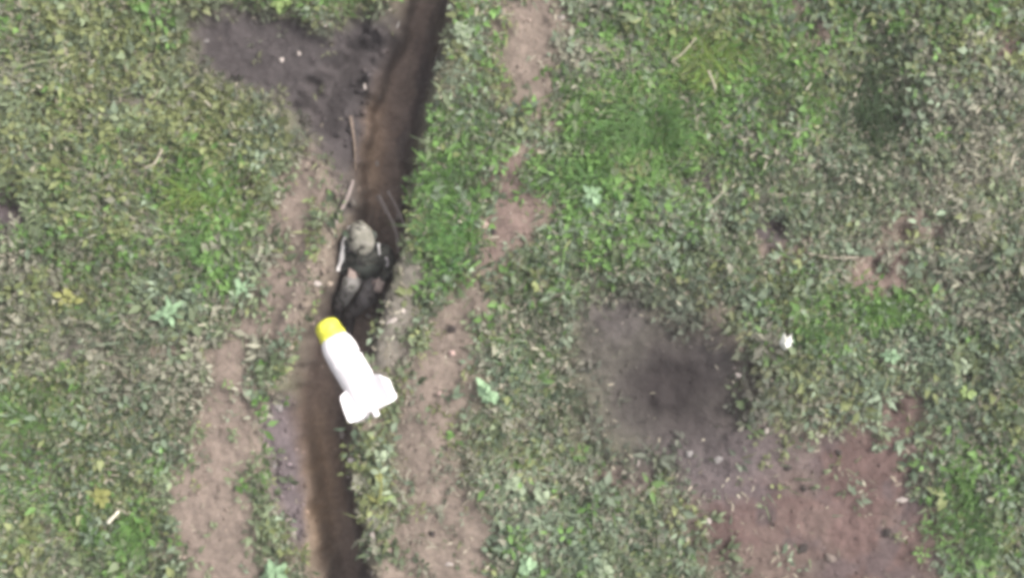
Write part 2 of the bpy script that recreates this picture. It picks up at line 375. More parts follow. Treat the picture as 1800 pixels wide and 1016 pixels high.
CLEAR = [(300, 550, 34), (430, 503, 22), (858, 690, 30), (900, 848, 26), (952, 868, 22), (925, 985, 24), (488, 1002, 34), (1562, 625, 22), (1690, 690, 18), (122, 522, 20), (185, 868, 20), (200, 908, 16), (1377, 600, 26), (590, 425, 42), (590, 470, 36), (700, 480, 26), (690, 520, 26)]
def scatter(n, hx, hy, r, power=1.0):
    x = r.uniform(-hx, hx, n); y = r.uniform(-hy, hy, n)
    z, c, v, t = plan(x, y)
    for cx, cy, rr in CLEAR: v = v * (1 - .85 * np.exp(-(((x - gx(cx)) ** 2 + (y - gy(cy)) ** 2) / (rr * S) ** 2) ** 2))
    keep = r.random(n) < v ** power
    return x[keep], y[keep], z[keep], v[keep]

def leaves(P, yaw, pitch, roll, L, Wd, tint, r):
    """each leaf: five points and four faces, folded along its rib and drooping at the tip"""
    n = len(P)
    base = np.array([(0, 0, 0), (0.42, -0.5, 0.10), (0.50, 0.0, -0.02), (0.42, 0.5, 0.10), (1.0, 0.0, -0.10)])
    loc = np.repeat(base[None], n, 0)
    loc[:, :, 0] *= L[:, None]; loc[:, :, 1] *= Wd[:, None]; loc[:, :, 2] *= L[:, None] * 0.8
    cr, sr = np.cos(roll)[:, None], np.sin(roll)[:, None]
    y1 = loc[..., 1] * cr - loc[..., 2] * sr; z1 = loc[..., 1] * sr + loc[..., 2] * cr
    cp, sp = np.cos(pitch)[:, None], np.sin(pitch)[:, None]
    x2 = loc[..., 0] * cp - z1 * sp; z2 = loc[..., 0] * sp + z1 * cp
    cy, sy = np.cos(yaw)[:, None], np.sin(yaw)[:, None]
    V = np.stack([x2 * cy - y1 * sy, x2 * sy + y1 * cy, z2], -1) + P[:, None, :]
    f = np.array([(0, 1, 2), (0, 2, 3), (1, 4, 2), (2, 4, 3)])
    F = (f[None] + (np.arange(n) * 5)[:, None, None]).reshape(-1, 3)
    return V.reshape(-1, 3), F, np.repeat(tint, 5, 0)

def cover(name, nclump, hx, hy, per, lsize, seed, hole=None):
    r = np.random.default_rng(seed)
    x, y, z, v = scatter(nclump, hx, hy, r)
    if hole is not None:
        k = (np.abs(x) > hole[0]) | (np.abs(y) > hole[1]); x, y, z, v = x[k], y[k], z[k], v[k]
    tint, kk = pick_tint(x, y, r)
    canopy = 0.015 + 0.10 * sstep(0.3, 0.7, fbm(N1, x * 3.5, y * 3.5, 3)) * (0.4 + 0.6 * v)
    canopy = canopy * (1 - 0.5 * (kk == KEYS.index('dark')))
    ch = canopy * r.uniform(0.15, 1.0, len(x))
    size = lsize * np.clip(r.lognormal(0, 0.28, len(x)), 0.5, 1.5)
    cnt = r.poisson(per, len(x)) + 2
    i = np.repeat(np.arange(len(x)), cnt)
    n = len(i)
    yaw = r.uniform(0, 2 * np.pi, n)
    off = size[i] * r.uniform(0.05, 0.7, n)
    P = np.stack([x[i] + np.cos(yaw) * off, y[i] + np.sin(yaw) * off, z[i] + ch[i] + r.normal(0, 0.012, n)], -1)
    yaw = yaw + r.normal(0, 0.5, n)
    pitch = r.normal(0.15, 0.45, n); roll = r.normal(0, 0.45, n)
    L = size[i] * r.uniform(0.6, 1.25, n); Wd = L * r.uniform(0.32, 0.62, n)
    t = tint[i] * r.uniform(0.72, 1.28, n)[:, None]
    V, F, C = leaves(P, yaw, pitch, roll, L, Wd, t, r)
    return big_mesh(name, V, F, M_LEAF, C)

def blades(name, n, hx, hy, key_pow, length, seed):
    r = np.random.default_rng(seed)
    x, y, z, v = scatter(n, hx, hy, r, 1.3)
    wv = weights(x, y); g = wv[:, KEYS.index('bright')] + 0.5 * wv[:, KEYS.index('dark')] + 0.35 * wv[:, KEYS.index('yellow')]
    k = r.random(len(x)) < np.clip(g * key_pow, 0.30, 1); x, y, z = x[k], y[k], z[k]
    tint, _ = pick_tint(x, y, r); n = len(x)
    L = length * r.lognormal(0, 0.3, n); wd = r.uniform(0.004, 0.009, n)
    flow = fbm(N3, x * 1.7, y * 1.7, 2) * 2 * np.pi * 2
    yaw = flow + r.normal(0, 0.8, n); lean = r.uniform(0.45, 0.95, n)
    d = np.stack([np.cos(yaw), np.sin(yaw)], -1); s = np.stack([-d[:, 1], d[:, 0]], -1)
    P0 = np.stack([x, y, z], -1); V = np.zeros((n, 5, 3))
    for j, (t, ww) in enumerate(((0, 1), (0, -1), (0.55, 0.8), (0.55, -0.8), (1, 0))):
        V[:, j] = P0
        V[:, j, :2] += d * (L * lean * t ** 1.3)[:, None] + s * (wd * ww)[:, None]
        V[:, j, 2] += L * (np.sqrt(1 - lean ** 2) * t + 0.25 * t * (1 - t)) - 0.01
    f = np.array([(0, 1, 3), (0, 3, 2), (2, 3, 4)])
    F = (f[None] + (np.arange(n) * 5)[:, None, None]).reshape(-1, 3)
    return big_mesh(name, V.reshape(-1, 3), F, M_LEAF, np.repeat(tint * 1.1, 5, 0))

cover('ground_cover', 33000, 4.9, 3.0, 4.5, 0.056, 21)
cover('ground_cover', 13000, 4.9, 3.0, 4.0, 0.082, 22)
cover('ground_cover', 22000, 8.0, 6.0, 4.0, 0.075, 23, hole=(4.9, 3.0))
cover('ground_cover', 26000, 14.0, 11.0, 4.0, 0.11, 26, hole=(8.0, 6.0))
blades('grass', 230000, 4.9, 3.0, 1.4, 0.12, 24)
blades('grass', 40000, 8.0, 6.0, 1.1, 0.16, 25)

def straws(n, hx, hy, seed):
    r = np.random.default_rng(seed)
    x = r.uniform(-hx, hx, n); y = r.uniform(-hy, hy, n); z, c, v, t = plan(x, y)
    k = (r.random(n) < 0.22 + 0.75 * np.clip(v * 1.6, 0, 1)) & (t < 0.05) & (r.random(n) < np.where(v < 0.03, 0.25, 1))
    k &= r.random(len(k)) > .93 * soot(x, y)
    x, y, z, v = x[k], y[k], z[k], v[k]; n = len(x)
    L = 0.036 * np.clip(r.lognormal(0, 0.5, n), .3, 2.6); wd = r.uniform(0.004, 0.013, n); yaw = r.uniform(0, np.pi * 2, n)
    d = np.stack([np.cos(yaw), np.sin(yaw), r.normal(0, 0.25, n)], -1); s = np.stack([-np.sin(yaw), np.cos(yaw), r.normal(0, .4, n)], -1)
    P = np.stack([x, y, z + 0.01 + 0.10 * v * r.random(n)], -1)
    bend = r.normal(0, 0.25, n)
    V = np.zeros((n, 6, 3))
    for j, t_ in enumerate((-0.5, 0.0, 0.5)):
        mid = P + d * (L * t_)[:, None] + s * (L * bend * (0.25 - t_ * t_))[:, None]
        V[:, 2 * j] = mid + s * (wd * 0.5)[:, None]; V[:, 2 * j + 1] = mid - s * (wd * 0.5)[:, None]
    f = np.array([(0, 1, 3), (0, 3, 2), (2, 3, 5), (2, 5, 4)])
    F = (f[None] + (np.arange(n) * 6)[:, None, None]).reshape(-1, 3)
    tt = r.random(n)[:, None]
    tint = np.array((0.10, 0.085, 0.062)) * (1 - tt ** 1.6) + np.array((0.33, 0.30, 0.23)) * tt ** 1.6
    return big_mesh('dry_straw', V.reshape(-1, 3), F, M_STRAW, np.repeat(tint, 6, 0))
straws(40000, 6.0, 4.0, 31)

def ico(sub=1):
    bm = bmesh.new(); bmesh.ops.create_icosphere(bm, subdivisions=sub, radius=1)
    V = np.array([v.co[:] for v in bm.verts]); F = np.array([[v.index for v in f.verts] for f in bm.faces]); bm.free()
    return V, F
IV, IF = ico(1)
def crumbs(n, hx, hy, seed):
    r = np.random.default_rng(seed)
    x = r.uniform(-hx, hx, n); y = r.uniform(-hy, hy, n); z, c, v, t = plan(x, y)
    k = (v < 0.5) & (r.random(n) < 0.9 - 0.6 * t); x, y, z, c = x[k], y[k], z[k], c[k]; n = len(x)
    d_ = np.exp(-((np.minimum(np.abs(x / S + 900 - np.interp(508 - y / S, tr_rows[:, 0], tr_rows[:, 1])), np.abs(x / S + 900 - np.interp(508 - y / S, tr_rows[:, 0], tr_rows[:, 2])))) / 26.0) ** 2)
    R = 0.006 * np.clip(r.lognormal(0, 0.5, n), .3, 3) * (1 + 1.5 * d_)
    V = IV[None] * (R[:, None] * 1.0)[:, :, None] * r.uniform(0.6, 1.3, (n, 1, 3)) * r.uniform(0.8, 1.2, (n, len(IV), 1))
    V = V + np.stack([x, y, z + R * 0.3], -1)[:, None]
    F = (IF[None] + (np.arange(n) * len(IV))[:, None, None]).reshape(-1, 3)
    tint = c * r.choice([0.7, 1.0, 1.3, 1.9], n, p=[.25, .4, .25, .1])[:, None]
    return big_mesh('soil_crumbs', V.reshape(-1, 3), F, M_SOIL, np.repeat(tint, len(IV), 0), 'stuff', True)
crumbs(22000, 5.2, 3.3, 41)

# ------------------------------------------------------------------ single plants
LEAF_MATS = {'mint': leaf_mat('mint_leaf', False, (0.185, 0.275, 0.160)), 'green': leaf_mat('green_leaf', False, (0.10, 0.19, 0.06)),
             'yellow': leaf_mat('yellow_leaf', False, (0.19, 0.195, 0.065)), 'pale': leaf_mat('pale_leaf', False, (0.205, 0.245, 0.160)),
             'stem': leaf_mat('stem', False, (0.13, 0.13, 0.06)), 'lime': leaf_mat('lime_leaf', False, (0.15, 0.205, 0.07))}
def leaf_mesh(L, Wd, fold=0.12, droop=0.18):
    rows = [(0.0, 0.06), (0.2, 0.62), (0.45, 1.0), (0.7, 0.82), (0.88, 0.45), (1.0, 0.03)]
    V = []; Fc = []
    for t, ww in rows:
        zz = L * (0.22 * t - (droop + 0.22) * t * t)
        V += [(L * t, -Wd * .5 * ww, zz + fold * Wd * ww), (L * t, 0, zz), (L * t, Wd * .5 * ww, zz + fold * Wd * ww)]
    for i in range(len(rows) - 1):
        a = 3 * i; Fc += [(a, a + 1, a + 4, a + 3), (a + 1, a + 2, a + 5, a + 4)]
    return V, Fc
def tube(path, radii, seg=6, cap=True):
    """list of points and radii -> verts, faces"""
    V = []; Fc = []; n = len(path)
    path = [Vector(p) for p in path]
    for i, p in enumerate(path):
        d = (path[min(i + 1, n - 1)] - path[max(i - 1, 0)]).normalized()
        u = d.cross(Vector((0, 0, 1)));
        if u.length < 1e-3: u = Vector((1, 0, 0))
        u.normalize(); vv = d.cross(u)
        for k in range(seg):
            a = 2 * math.pi * k / seg; V.append(p + (u * math.cos(a) + vv * math.sin(a)) * radii[i])
    for i in range(n - 1):
        for k in range(seg):
            a = i * seg + k; b = i * seg + (k + 1) % seg; Fc.append((a, b, b + seg, a + seg))
    if cap: Fc += [tuple(range(seg))[::-1], tuple(range((n - 1) * seg, n * seg))]
    return V, Fc

def broad_plant(px, py, mat, label, nleaf, L, Wd, lift=0.10, seed=0, spread=0.5, group='broad-leaved weeds'):
    r = random.Random(seed)
    x, y = gx(px), gy(py); z = height(x, y)
    t = thing('broadleaf_weed', label, 'weed', (x, y, z), group)
    V, Fc = tube([(0, 0, -0.02), (0.004, 0.003, lift * .5), (0, 0, lift)], [0.006, 0.005, 0.003], 5)
    mesh_obj('stem', V, Fc, LEAF_MATS['stem'], t)
    protos = []
    for q in range(3):
        V, Fc = leaf_mesh(L * (0.8 + 0.2 * q), Wd * (0.85 + 0.15 * q), 0.10 + 0.05 * q, 0.1 + 0.12 * q)
        me = bpy.data.meshes.new('leaf'); me.from_pydata(V, [], Fc); me.materials.append(LEAF_MATS[mat])
        me.polygons.foreach_set('use_smooth', [True] * len(Fc)); protos.append(me)
    for k in range(nleaf):
        a = k * 2.399 + r.uniform(-.4, .4); ring = (k + 0.5) / nleaf
        o = bpy.data.objects.new('leaf', protos[r.randrange(3)]); COL.objects.link(o); o.parent = t
        ecc = 1 + .35 * math.sin(2 * a + seed)
        rad = spread * L * ring * r.uniform(0.3, 1.1) * ecc
        o.location = (math.cos(a) * rad, math.sin(a) * rad, lift * (1.05 - 0.65 * ring) + r.uniform(-.02, .03))
        o.rotation_euler = (r.uniform(-.6, .6), -r.uniform(-.35, .6), a + r.uniform(-1.3, 1.3))
        s_ = r.uniform(0.45, 1.15); o.scale = (s_, s_, s_)
        V3 = None
    return t
PLANTS = [
 (300, 550, 'mint', 'vivid mint green weed with long narrow leaves, standing alone on the left slope', 17, .105, .036, 1),
 (430, 503, 'mint', 'small pale mint weed at the left edge of the bare strip beside the person', 11, .075, .034, 2),
 (858, 690, 'mint', 'ragged mint weed at the right edge of the bare strip, level with the white fins', 15, .095, .040, 3),
 (900, 848, 'pale', 'pale weed with large rounded leaves right of the bare strip, below the ragged mint weed', 13, .090, .058, 4),
 (952, 868, 'pale', 'lower companion of the round-leaved pale weed, growing at its right side', 11, .075, .046, 5),
 (925, 985, 'mint', 'mint weed at the bottom edge right of the wide bare strip', 12, .090, .044, 6),
 (488, 1002, 'mint', 'mint weed at the bottom edge on the left lip of the trench', 16, .105, .044, 7),
 (1562, 625, 'mint', 'soft mint weed above the notch of the reddish bare ground', 14, .085, .040, 8),
 (1690, 690, 'lime', 'small lime green weed right of the notch of the reddish bare ground', 10, .075, .042, 9),
 (122, 522, 'yellow', 'yellowing weed on the left slope, left of the vivid mint one', 12, .085, .040, 10),
 (185, 868, 'yellow', 'yellow-green weed just above the short white stick', 12, .080, .036, 11),
 (500, 8, 'lime', 'bright weed at the top edge over the dark scorched ground', 11, .085, .040, 12),
 (812, 62, 'pale', 'pale weed on the right lip of the trench near the top edge', 12, .080, .036, 13),
 (1040, 345, 'mint', 'leafy blue-green weed right of the pinkish bare patch', 14, .085, .040, 15),
 (1060, 995, 'pale', 'pale weed at the bottom edge left of the reddish bare ground', 11, .080, .046, 18),
 (670, 800, 'pale', 'pale weed beside the trench just below the white fins', 9, .070, .036, 19),
 (1690, 640, 'pale', 'greyish weed above the small lime green one on the right', 9, .070, .034, 20),
]
for (px, py, mk, lab, nl, L, Wd, sd_) in PLANTS:
    broad_plant(px, py, mk, lab, int(nl * 2.2), L * random.uniform(.75, 1.05), Wd * random.uniform(.9, 1.4), 0.12, 100 + sd_, random.uniform(.65, 1.0))

def grass_tuft(px, py, rx, ry, n, L, label, tint, seed):
    r = np.random.default_rng(seed)
    x0, y0 = gx(px), gy(py); z0 = height(x0, y0)
    x = r.normal(0, rx * S * .5, n); y = r.normal(0, ry * S * .5, n)
    z = plan(x0 + x, y0 + y)[0] - z0
    Ln = L * r.lognormal(0, .25, n); wd = r.uniform(.003, .0065, n)
    yaw = fbm(N3, (x0 + x) * 2.1, (y0 + y) * 2.1, 2) * 14 + r.normal(0, .75, n); lean = np.clip(r.normal(.7, .2, n), .1, .97)
    d = np.stack([np.cos(yaw), np.sin(yaw)], -1); s = np.stack([-d[:, 1], d[:, 0]], -1)
    P0 = np.stack([x, y, z], -1); V = np.zeros((n, 7, 3))
    for j, (t, ww) in enumerate(((0, .8), (0, -.8), (.35, 1), (.35, -1), (.7, .7), (.7, -.7), (1, 0))):
        V[:, j] = P0; V[:, j, :2] += d * (Ln * lean * t ** 1.4)[:, None] + s * (wd * ww)[:, None]
        V[:, j, 2] += Ln * (np.sqrt(1 - lean ** 2) * t + .3 * t * (1 - t)) - .01
    f = np.array([(0, 1, 3), (0, 3, 2), (2, 3, 5), (2, 5, 4), (4, 5, 6)])
    F = (f[None] + (np.arange(n) * 7)[:, None, None]).reshape(-1, 3)
    C = np.array(tint)[None] * r.uniform(.6, 1.3, n)[:, None] * r.uniform(.9, 1.1, (n, 3))
    o = big_mesh('grass_tuft', V.reshape(-1, 3), F, M_LEAF, np.repeat(C, 7, 0))
    o.location = (x0, y0, z0); del o['kind']
    return tag(o, label, 'grass tuft', 'tufts of long bright grass')
BR = (.095, .175, .055)
grass_tuft(1130, 225, 80, 60, 900, .22, 'broad tuft of vivid green grass on the upper right slope', BR, 1)
grass_tuft(370, 430, 38, 60, 420, .16, 'upright tuft of vivid green grass on the left slope above the mint weed', BR, 2)
grass_tuft(790, 420, 40, 75, 480, .17, 'long green tuft between the person and the pinkish bare patch', (.08, .165, .05), 3)
grass_tuft(1245, 120, 60, 40, 420, .18, 'yellow-green tuft above the broad vivid one', (.14, .2, .045), 4)
grass_tuft(1040, 300, 55, 50, 420, .17, 'green tuft at the right edge of the narrow part of the bare strip', (.085, .165, .05), 5)
grass_tuft(345, 350, 55, 40, 360, .16, 'yellow-green tuft just above the upright vivid one on the left', (.13, .19, .045), 6)
grass_tuft(235, 935, 45, 35, 340, .15, 'green tuft just right of the short white stick', (.09, .17, .045), 7)
grass_tuft(1440, 580, 45, 30, 320, .15, 'green tuft just right of the white scrap', (.075, .14, .045), 8)
grass_tuft(1550, 545, 50, 22, 320, .15, 'bright tuft below the pinkish bare patch on the right', (.11, .2, .05), 9)
grass_tuft(40, 715, 70, 50, 420, .16, 'green tuft at the left edge of the picture', (.085, .15, .045), 10)
grass_tuft(1710, 930, 70, 60, 460, .16, 'green tuft at the lower right, right of the reddish bare ground', (.08, .15, .045), 11)
grass_tuft(1540, 200, 60, 90, 480, .2, 'dark green tuft in the hollow at the upper right', (.035, .06, .025), 12)
grass_tuft(790, 310, 40, 45, 300, .15, 'grey-green tuft on the right lip of the trench above the long green one', (.09, .135, .065), 13)

# the tall yellow stalk on the right lip of the lower trench
t = thing('yellow_stalk', 'bent yellow-green stalk on the right lip of the lower trench', 'weed', (gx(662), gy(890), height(gx(662), gy(890))))
o0 = t.location.copy()
pts = [Vector((0, 0, -.02)), Vector((.02, .06, .10)), Vector((.05, .14, .16)), Vector((.065, .24, .2)), Vector((.05, .33, .22))]
V, Fc = tube(pts, [.010, .011, .010, .008, .006], 6); mesh_obj('stem', V, Fc, LEAF_MATS['yellow'], t)
for k, (base, a, L, wd, mk) in enumerate(((pts[1], .35, .17, .03, 'lime'), (pts[1], 2.6, .12, .03, 'yellow'), (pts[2], .2, .10, .03, 'pale'), (pts[3], 1.9, .12, .06, 'yellow'), (pts[4], 2.9, .09, .05, 'pale'), (pts[4], .6, .09, .04, 'pale'))):
    V, Fc = leaf_mesh(L, wd); o = mesh_obj('leaf', V, Fc, LEAF_MATS[mk], t); o.location = base; o.rotation_euler = (0, 0, a)

# ------------------------------------------------------------------ loose stones, clods, sticks, scraps
def rock(name, px, py, wpx, hpx, mat, label, cat, seed, group=None, rot=0.0, flat=0.6, z=None, sharp=0.25):
    r = random.Random(seed)
    bm = bmesh.new(); bmesh.ops.create_icosphere(bm, subdivisions=2, radius=1)
    for v in bm.verts:
        n = v.co.copy()
        f = 1 + sharp * (math.sin(n.x * 3.1 + seed) * math.cos(n.y * 2.7 + seed * 1.7) + .5 * math.sin(n.z * 4.3 + seed * .7)) + r.uniform(-.07, .07)
        v.co = Vector((n.x * f * wpx * S * .5, n.y * f * hpx * S * .5, n.z * f * flat * min(wpx, hpx) * S * .5))
    o = bm_obj(name, bm, mat, None, False)
    x, y = gx(px), gy(py); zz = height(x, y) if z is None else z
    p = W(px, py, zz) if zz < -.2 else Vector((x, y, zz))
    if zz < -.2: p.z = height(p.x, p.y)
    o.location = (p.x, p.y, p.z + flat * min(wpx, hpx) * S * .22)
    o.rotation_euler = (0, 0, rot)
    return tag(o, label, cat, group)
G = 'pale stones and clods lying about'
ROCKS = [
 (55, 453, 15, 12, 's', 'cream stone on the left slope right of the dark hollow'),
 (68, 432, 7, 10, 's', 'small pale chip just above the cream stone on the left slope'),
 (122, 452, 9, 8, 'g', 'grey pebble right of the cream stone on the left slope'),
 (663, 288, 8, 11, 's', 'small white stone on the trench floor above the person'),
 (702, 381, 15, 17, 's', 'pale stone on the right trench lip beside the person\'s helmet'),
 (559, 498, 18, 10, 's', 'pale stone on the left trench lip beside the person\'s knees'),
 (600, 766, 18, 20, 's', 'pale three-cornered stone on the right trench wall below the white fins'),
 (490, 716, 16, 14, 'g', 'round grey stone on the left trench lip level with the white fins'),
 (795, 9, 18, 12, 's', 'pale stone on the right trench lip at the top edge'),
 (568, 42, 14, 11, 's', 'cream stone at the top edge of the scorched ground'),
 (492, 103, 9, 9, 's', 'small white stone in the middle of the scorched ground'),
 (523, 92, 8, 9, 's', 'pale pebble in the scorched ground nearest the charred lump'),
 (645, 158, 6, 13, 's', 'thin upright pale chip on the scorched ground beside the trench'),
 (360, 70, 9, 8, 'g', 'grey pebble at the left end of the scorched ground'),
 (706, 60, 8, 18, 'g', 'long grey stone on the trench floor near the top edge'),
 (622, 812, 22, 18, 'g', 'lumpy grey stone on the right trench lip below the three-cornered one'),
 (609, 841, 7, 7, 's', 'tiny white pebble on the right trench lip below the lumpy grey stone'),
 (616, 858, 9, 18, 's', 'long pale stone on the right trench lip below the tiny white pebble'),
 (633, 882, 9, 16, 'g', 'narrow grey stone on the right trench lip left of the yellow stalk'),
 (655, 910, 20, 10, 'g', 'flat grey stone at the foot of the yellow stalk'),
 (655, 942, 14, 20, 's', 'upper pale slab on the right trench lip near the bottom edge'),
 (648, 972, 11, 24, 's', 'lower pale slab on the right trench lip near the bottom edge'),
 (655, 1005, 8, 14, 's', 'pale chip on the right trench lip at the bottom edge'),
 (517, 932, 14, 8, 's', 'pale pebble on the left trench ledge near the bottom edge'),
 (500, 948, 8, 12, 's', 'small white pebble left of the pale one on the left trench ledge'),
 (546, 953, 16, 14, 'p', 'pinkish clod low on the left trench wall near the bottom edge'),
 (482, 817, 7, 12, 'g', 'small grey chip on the left trench ledge'),
 (648, 555, 10, 9, 's', 'pale pebble in the trench right of the person\'s boots'),
 (708, 546, 12, 10, 's', 'cream pebble right of the trench, upper of the pair beside the boots'),
 (690, 564, 22, 8, 's', 'flat pale stone right of the trench, lower of the pair beside the boots'),
 (795, 620, 14, 12, 'p', 'pinkish stone on the bare strip right of the white cylinder'),
 (774, 690, 8, 9, 'p', 'pinkish pebble on the bare strip level with the white fins'),
 (867, 408, 10, 12, 'd', 'dark clod in the pinkish bare patch'),
 (850, 395, 16, 14, 'p', 'pale pinkish clod at the left edge of the pinkish bare patch'),
 (925, 220, 13, 11, 's', 'cream stone beside the narrow part of the bare strip'),
 (985, 32, 14, 9, 's', 'cream stone right of the bare strip near the top edge'),
 (1587, 879, 18, 8, 's', 'white flat stone on the right of the reddish bare ground'),
 (1608, 786, 10, 8, 'p', 'pinkish pebble at the right edge of the reddish bare ground'),
 (1346, 757, 12, 10, 's', 'white pebble between the dark crater and the reddish ground'),
 (1122, 814, 5, 13, 's', 'thin white chip below the dark crater'),
 (1212, 798, 14, 14, 'g', 'grey clod on the lower rim of the dark crater'),
 (1262, 808, 16, 12, 'g', 'grey clod right of the other one on the lower rim of the dark crater'),
 (1300, 660, 12, 8, 's', 'pale chip right of the dark crater'),
 (1543, 708, 12, 10, 's', 'cream pebble at the notch of the reddish bare ground'),
 (1245, 915, 12, 12, 's', 'white pebble at the left edge of the reddish bare ground'),
 (935, 785, 16, 11, 's', 'bright pale stone among leaves above the round-leaved weed'),
 (790, 988, 14, 7, 's', 'pale chip on the bare strip near the bottom edge'),
 (1705, 185, 16, 14, 's', 'cream stone in the dry patch at the upper right'),
 (1530, 305, 10, 12, 's', 'pale pebble below the dark hollow at the upper right'),
]
MM = {'s': M_STONE, 'g': M_STONE2, 'd': M_DARKCLOD, 'p': noise_mat('pink_clod', (0.24, 0.17, 0.15), .2, 25)}
for k, (px, py, wpx, hpx, mk, lab) in enumerate(ROCKS):
    rock('clod' if mk in 'dp' and 'clod' in lab else 'stone', px, py, wpx, hpx, MM[mk], lab, 'clod' if 'clod' in lab else 'stone', k + 3, G, random.uniform(-.4, .4))
GD = 'dark clods'
for k, (px, py, wpx, hpx, lab) in enumerate([
 (795, 578, 18, 14, 'dark lump on the bare strip right of the person\'s boots'), (582, 75, 10, 9, 'charred lump in the middle of the scorched ground'),
 (723, 708, 10, 8, 'dark pebble just right of the white fins'), (1475, 795, 11, 11, 'dark clod at the top of the reddish bare ground'),
 (1385, 822, 12, 10, 'dark clod left of the one at the top of the reddish bare ground'), (862, 582, 14, 12, 'dark lump among weeds right of the bare strip'),
 (782, 786, 12, 10, 'dark clod on the bare strip below the mint weed'), (760, 935, 14, 11, 'dark clod on the wide bare strip near the bottom edge'),
 (1413, 858, 12, 14, 'dark clod in the left part of the reddish bare ground'), (1560, 935, 18, 14, 'dark clod in the right part of the reddish bare ground'),
 (1460, 980, 22, 14, 'largest dark clod near the bottom of the reddish bare ground'), (1412, 965, 14, 20, 'tall dark clod left of the largest one near the bottom edge'),
 (1343, 752, 8, 8, 'dark crumb beside the white pebble below the crater')]):
    rock('clod', px, py, wpx, hpx, M_DARKCLOD if k != 10 else M_CLOD, lab, 'clod', k + 70, GD, random.uniform(-1, 1))

M_TWIG = noise_mat('bleached_wood', (0.25, 0.22, 0.17), .2, 60, .8)
M_BRANCH = noise_mat('grey_bark', (0.15, 0.125, 0.115), .25, 60, .9)
def stick(name, pts, r0, r1, mat, label, cat='stick', group=None):
    """pts: (px, py, z above ground or absolute when below -0.2)"""
    P = []
    for px, py, dz in pts:
        if dz < -.2: P.append(W(px, py, dz)); continue
        z = 0.0
        for _ in range(4): p = W(px, py, z); z = height(p.x, p.y) + dz
        P.append(W(px, py, z))
    # smooth the path
    for _ in range(2):
        Q = [P[0]]
        for a, b in zip(P[:-1], P[1:]): Q += [a * .75 + b * .25, a * .25 + b * .75]
        P = Q + [P[-1]]
    n = len(P); rr = [r0 + (r1 - r0) * i / (n - 1) + random.uniform(-.1, .1) * r0 for i in range(n)]
    org = P[0].copy(); V, Fc = tube([p - org for p in P], rr, 7)
    o = mesh_obj(name, V, Fc, mat); o.location = org
    return tag(o, label, cat, group)
stick('stick', [(190, 918, .12), (200, 907, .13), (209, 898, .12)], .016, .012, noise_mat('white_wood', (.48, .45, .36), .15, 40), 'short thick white stick lying in the grass at the lower left')
stick('twig', [(708, 688, .02), (714, 680, .05), (719, 673, .04)], .005, .003, M_TWIG, 'thin white twig right of the white fins')
stick('twig', [(713, 712, .02), (716, 703, .03)], .007, .005, M_TWIG, 'stub of white twig beside the dark pebble')
stick('twig', [(1180, 110, .12), (1205, 90, .15), (1222, 68, .13)], .008, .005, M_TWIG, 'pale twig slanting between the two tufts at the upper right')
stick('twig', [(1240, 365, .1), (1258, 352, .12), (1272, 335, .12)], .008, .006, M_TWIG, 'pale twig slanting below the grey dry spot on the right')
stick('twig', [(1245, 125, .12), (1254, 145, .14), (1258, 158, .12)], .010, .008, M_TWIG, 'short pale twig stub inside the yellow-green tuft')
stick('twig', [(255, 295, .06), (272, 290, .08), (285, 262, .10)], .012, .009, M_TWIG, 'pale hooked stem in the upper left weeds')
stick('twig', [(1420, 445, .06), (1470, 455, .08), (1510, 452, .06)], .008, .006, M_TWIG, 'dry stem between the two bare patches on the right')
stick('branch', [(620, 318, .05), (612, 345, .06), (600, 368, .07), (590, 390, .06), (585, 412, .05)], .022, .016, M_BRANCH, 'bent grey branch curving round the left of the person', 'branch', 'branches in the trench')
stick('branch', [(666, 345, -.48), (678, 368, -.40), (691, 392, -.34), (700, 418, -.3), (700, 446, -.32)], .022, .015, M_BRANCH, 'inner bent branch curving round the right of the person', 'branch', 'branches in the trench')
stick('branch', [(682, 336, -.40), (694, 358, -.32), (704, 378, -.25), (712, 400, -.21)], .017, .010, M_BRANCH, 'outer thin branch on the right trench wall above the person', 'branch', 'branches in the trench')
stick('branch', [(616, 205, .03), (621, 235, .04), (624, 268, .04), (624, 300, .03)], .016, .013, noise_mat('tan_wood', (.115, .088, .07), .35, 40), 'tan stick along the left side of the trench floor above the person', 'branch', 'branches in the trench')

# white scrap
def scrap():
    x, y = gx(1377), gy(600); z = height(x, y)
    t = thing('white_scrap', 'torn white scrap with ragged points lying among the weeds on the right', 'scrap', (x, y, z + .09))
    mt = noise_mat('scrap_white', (.50, .50, .45), .15, 30, .6)
    pts = [(-.02, .085, .06), (.012, .035, .02), (.055, .075, .05), (.05, .03, .03), (.075, .0, .0), (.035, -.02, .03), (.01, -.085, -.03), (-.03, -.045, .0), (-.055, -.02, .02)]
    c = [(p[0] * 1.0, p[1] * 1.0, p[2]) for p in pts]; n = len(c)
    V = [(0, 0, .075)] + c + [(0, 0, .060)] + [(a * .97, b * .97, d - .012) for a, b, d in c]
    Fc = [(0, 1 + (i + 1) % n, 1 + i) for i in range(n)] + [(n + 1, n + 2 + i, n + 2 + (i + 1) % n) for i in range(n)] + [(1 + i, 1 + (i + 1) % n, n + 2 + (i + 1) % n, n + 2 + i) for i in range(n)]
    mesh_obj('sheet', V, [f[::-1] for f in Fc], mt, t, False)
    c2 = [(-.02, .0, .07), (.03, .02, .08), (.04, -.03, .065), (0, -.05, .07)]
    V = c2 + [(a, b, d + .03) for a, b, d in c2]
    mesh_obj('fold', V, [(0, 3, 2, 1), (4, 5, 6, 7), (0, 1, 5, 4), (1, 2, 6, 5), (2, 3, 7, 6), (3, 0, 4, 7)], mt, t, False)
scrap()

